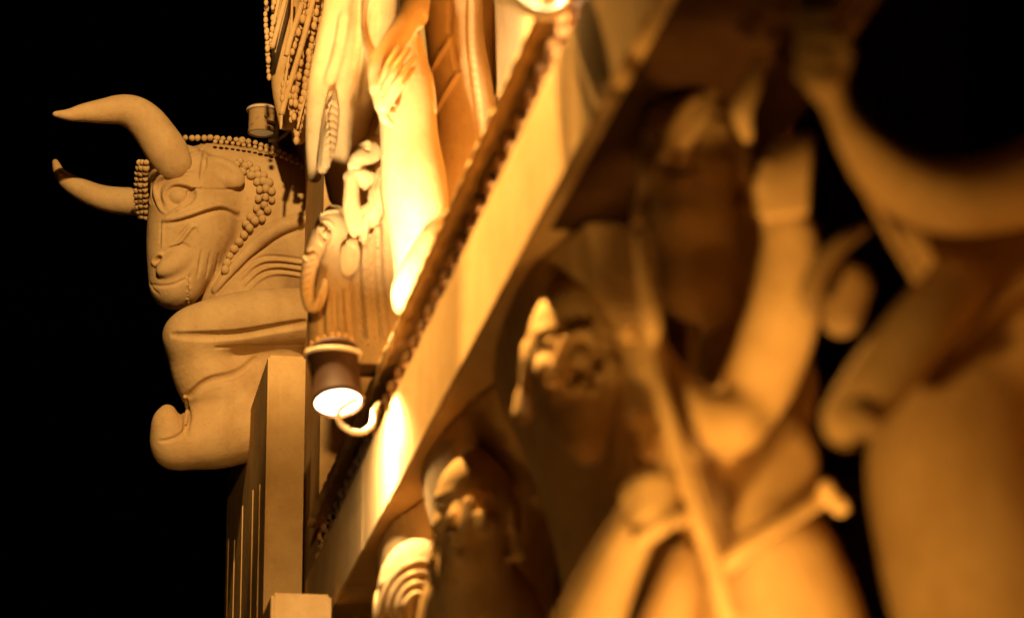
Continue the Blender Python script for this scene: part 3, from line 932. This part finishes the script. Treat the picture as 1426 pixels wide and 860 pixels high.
# raised forearm and upper arm meeting at the elbow
pc(F, YO, [(896, 470, 26, -.08), (922, 540, 42, -.09), (968, 582, 46, -.10), (1022, 588, 44, -.10)], .02)
pc(F, YO, [(1028, 588, 42, -.07), (1062, 520, 52, -.1), (1092, 430, 52, -.14), (1100, 340, 40, -.16), (1094, 310, 34, -.16)], .02)
# its hand, palm forward, closed fingers upright
pc(F, YO, [(1094, 318, 32, -.14), (1090, 280, 30, -.15), (1096, 245, 26, -.15)], .015)
for j in range(4):
    pc(F, YO, [(1066 + j * 17, 300 - j * 2, 11, -.22), (1070 + j * 17, 235 - j * 6, 12, -.23), (1084 + j * 14, 202 - j * 3, 10, -.19)], .004)
pc(F, YO, [(1062, 290, 11, -.2), (1058, 255, 10, -.23), (1068, 225, 8, -.24)], .006)
# lower hand gripping the staff, with its forearm
pc(F, YO, [(800, 920, 52, -.10), (845, 810, 40, -.12), (880, 740, 33, -.14), (905, 700, 30, -.15)], .015)
for j in range(4):
    pc(F, YO, [(872 + j * 4, 690 + j * 15, 10, -.18), (900, 668 + j * 15, 11.5, -.215), (930, 668 + j * 16, 11, -.21), (950, 676 + j * 17, 9, -.16)], .003)
pc(F, YO, [(890, 752, 14, -.2), (920, 732, 13, -.22), (950, 716, 11, -.21)], .006)
pc(F, YO, [(920, 900, 40, -.04), (945, 820, 30, -.06), (955, 780, 22, -.06)], .02)
# feathered ornament right of the hand
part('body', F, STONE, t)
F = fbounds(840, 240, 1040, 860, YO, -.34, .2, .006)
pc(F, YO, [(886, 330, 5, -.16), (893, 380, 9, -.17), (904, 440, 15, -.18), (908, 468, 11, -.18), (905, 490, 8, -.18), (930, 580, 13, -.2), (958, 680, 14, -.2), (990, 770, 15, -.19), (1012, 850, 16, -.17)], .004)
part('staff', F, STONE, t)
F = fbounds(850, 430, 940, 670, YO, -.3, .1, .006)
pc(F, YO, [(880, 452, 7, -.1), (868, 462, 8, -.1), (878, 472, 7, -.1)], .003)
pc(F, YO, [(893, 520, 14, -.09), (898, 570, 18, -.08), (905, 630, 12, -.07)], .006)
pc(F, YO, [(882, 586, 10, -.1), (890, 578, 9, -.1)], .004)
part('shoulder_tassel', F, STONE, t)
F = fbounds(980, 640, 1200, 830, YO, -.36, .1, .006)
pc(F, YO, [(1000, 806, 11, -.17), (1030, 768, 15, -.2), (1080, 732, 15, -.2), (1130, 700, 15, -.17), (1150, 690, 14, -.16)], .006)
pc(F, YO, [(1152, 682, 13, -.18), (1150, 676, 12, -.18)], .004)
pc(F, YO, [(1166, 700, 14, -.18), (1170, 704, 14, -.18)], .004)
part('belt', F, STONE, t)
F = fbounds(890, 60, 1080, 380, YO, -.3, .7, .006)
pc(F, YO, [(990, 128, 9, .19), (960, 146, 11, .17), (938, 178, 12, .16), (926, 216, 12, .16)], .004)
pc(F, YO, [(990, 128, 9, .19), (976, 160, 12, .17), (952, 196, 14, .17)], .006)
part('headdress', F, STONE, t)
F = fbounds(1010, 60, 1080, 220, YO, -.3, .1, .006)
pc(F, YO, [(1056, 80, 8, -.16), (1045, 120, 16, -.17), (1033, 155, 17, -.17), (1040, 190, 10, -.15)], .006)
part('side_plume', F, STONE, t)

# curled leaf-like shoulder plate in front of the nearer figure
YP = 4.35
t = statue('nearest blurred statue with broad bare torso and an arm bent upward', P(1320, 800, YP))
F = fbounds(1060, -470, 1720, 1120, YP, -.36, .5, .009)
m = mpp(YP)
# torso
pc(F, YP, [(1420, 350, 80, .16), (1390, 470, 105, .14), (1330, 620, 122, .06), (1350, 760, 128, .04), (1390, 900, 140, .04), (1410, 1100, 160, .04)], .06)
pc(F, YP, [(1268, 335, 26, -.02), (1330, 400, 50, .02), (1400, 470, 80, .06)], .05)
pc(F, YP, [(1290, 330, 44, .06), (1370, 360, 70, .1), (1470, 420, 90, .12)], .05)
# bent arm
pc(F, YP, [(1560, 190, 76, .02), (1470, 238, 66, -.04), (1385, 268, 58, -.10), (1305, 274, 52, -.15), (1240, 248, 44, -.18), (1198, 204, 31, -.19), (1172, 165, 21, -.19), (1158, 130, 22, -.19)], .02)
# fist
pc(F, YP, [(1148, 110, 32, -.19), (1144, 60, 36, -.19), (1140, 10, 32, -.19)], .012)
for j in range(4):
    pc(F, YP, [(1170, 100 - j * 30, 13, -.24), (1140, 112 - j * 30, 15, -.255), (1116, 100 - j * 30, 14, -.22)], .003)
pc(F, YP, [(1158, 112, 15, -.22), (1176, 80, 14, -.25), (1170, 50, 11, -.26)], .006)
# lower forearm reaching forward
pc(F, YP, [(1330, 400, 46, -.08), (1270, 470, 48, -.14), (1215, 540, 46, -.17), (1178, 585, 36, -.18)], .02)
for j in range(4):
    pc(F, YP, [(1190 + j * 10, 570 + j * 8, 13, -.22), (1160 + j * 6, 590 + j * 5, 12, -.22), (1158 + j * 8, 608 + j * 3, 9, -.19)], .004)
head(F, P(1640, -330, YP + .1), 1.1)
pc(F, YP, [(1640, -230, 50, .12), (1660, 60, 60, .2), (1580, 330, 70, .2)], .04)
part('body', F, STONE, t)
F = fbounds(1100, 120, 1440, 520, YP, -.34, .2, .006)
pc(F, YP, [(1170, 186, 7, -.19), (1200, 250, 8, -.18), (1250, 340, 9, -.10), (1300, 420, 10, -.07), (1328, 468, 11, -.06)], .004)
part('sash_edge', F, STONE, t)
F = fbounds(1300, 360, 1500, 520, YP, -.30, .3, .006)
pc(F, YP, [(1330, 478, 11, -.09), (1360, 446, 12, -.08), (1400, 412, 13, -.06), (1450, 375, 14, -.03)], .004)
part('chest_strap', F, STONE, t)
F = fbounds(1080, 280, 1240, 500, 4.7, -.3, .2, .006)
pc(F, 4.7, [(1206, 318, 8, -.14), (1172, 340, 13, -.17), (1144, 372, 18, -.18), (1128, 408, 17, -.18), (1128, 430, 10, -.17)], .006)
pc(F, 4.7, [(1180, 400, 36, -.10), (1172, 440, 30, -.10)], .01)
part('scroll_ornament', F, STONE, t)

# =================================================================== ground
g = bpy.data.objects.new('ground', raw('ground', [(-400, -400, 0), (400, -400, 0), (400, 400, 0), (-400, 400, 0)], [(0, 1, 2, 3)], False))
C.objects.link(g); g.data.materials.append(GROUND); g['kind'] = 'structure'; g['label'] = 'dark paved ground below the temple wall'

# =================================================================== light
def spot(name, loc, target, energy, col, angle, size=.03, blend=.6):
    l = bpy.data.lights.new(name, 'SPOT'); l.energy = energy; l.color = col; l.spot_size = math.radians(angle); l.spot_blend = blend; l.shadow_soft_size = size
    o = bpy.data.objects.new(name, l); C.objects.link(o); o.location = loc
    d = Vector(target) - Vector(loc); o.rotation_euler = d.to_track_quat('-Z', 'Y').to_euler()
    return o


WARM = (1.0, .57, .19)
lp = P(472, 577, Y2 - .06); lt = P(463, 481, Y2 + .005)
spot('lamp_down_light', tuple(lp), tuple(lp + np.array([.11, 0.05, -.2])), 46, (1, .72, .42), 170, .03, .3)
spot('lamp_up_light', tuple(lt), tuple(lt + np.array([.09, .04, .4])), 170, (1, .78, .52), 118, .03, .5)
l3 = P(748, -40, Y3)
spot('upper_lamp_down_light', tuple(l3), tuple(l3 + np.array([.12, 0.0, -.2])), 9, (1, .64, .30), 170, .03, .3)
# flood lamps out of the picture: an upper tier along the wall, and uplights at the foot of the wall
spot('flood_upper', (.5, 7.0, zc + 4.5), tuple(P(310, 400, BY)), 640, (1, .63, .27), 32, .04, .5)
spot('flood_low', (.35, 4.5, zc + 2.0), tuple(P(405, 720, 9.8)), 480, WARM, 17, .05, .7)
spot('flood_ledge', (.36, 8.5, zc + 5.0), (.96, 6.95, zc + 2.1), 3300, WARM, 50, .05, .5)
spot('flood_ledge', (.36, 6.4, zc + 5.0), (.96, 6.2, zc + 2.1), 3000, WARM, 27, .05, .4)
spot('uplight_foot', (.86, 4.12, zc + .2), (1.06, 4.82, zc + 1.1), 105, (1, .54, .14), 31, .04, .5)
spot('uplight_near', (.1, 3.25, zc + .35), (1.15, 4.2, zc + 1.02), 74, (1, .51, .12), 42, .04, .6)
spot('uplight_low', (.93, 4.62, zc + .5), (1.0, 4.82, zc + 1.3), 9, (1, .60, .22), 70, .03, .5)
spot('uplight_far', (.55, 6.1, zc - .1), (1.08, 7.0, zc + 1.6), 10, (1, .54, .16), 60, .05, .7)

w = bpy.data.worlds.new('World'); S.world = w; w.use_nodes = True
N = w.node_tree.nodes; bg = N['Background']
sky = N.new('ShaderNodeTexSky'); sky.sky_type = 'NISHITA'; sky.sun_disc = False
sky.sun_elevation = math.radians(-8); sky.sun_rotation = math.radians(200)
w.node_tree.links.new(sky.outputs['Color'], bg.inputs['Color']); bg.inputs['Strength'].default_value = .00002

# =================================================================== camera
cd = bpy.data.cameras.new('camera'); co = bpy.data.objects.new('camera', cd); C.objects.link(co)
cd.sensor_width = 36; cd.lens = FPX / 1426 * 36; cd.clip_end = 1000; cd.clip_start = .05
M4 = Matrix.Identity(4)
for i in range(3):
    for j in range(3):
        M4[i][j] = RW[i][j]
    M4[i][3] = CAM[i]
co.matrix_world = M4
cd.dof.use_dof = True
fwd = RW @ np.array([0, 0, -1.])
cd.dof.focus_distance = float(np.dot(P(300, 330, BY - .15) - CAM, fwd))
cd.dof.aperture_fstop = cd.lens / 44.0
cd.dof.aperture_blades = 9
S.camera = co

S.view_settings.view_transform = 'Standard'
try: S.view_settings.look = 'None'
except Exception: pass
S.view_settings.exposure = 0.15; S.view_settings.gamma = 1.0
S.render.engine = 'CYCLES'
S.cycles.use_denoising = True
S.cycles.max_bounces = 6
S.cycles.diffuse_bounces = 3
S.cycles.sample_clamp_indirect = 4
S.cycles.caustics_reflective = False; S.cycles.caustics_refractive = False
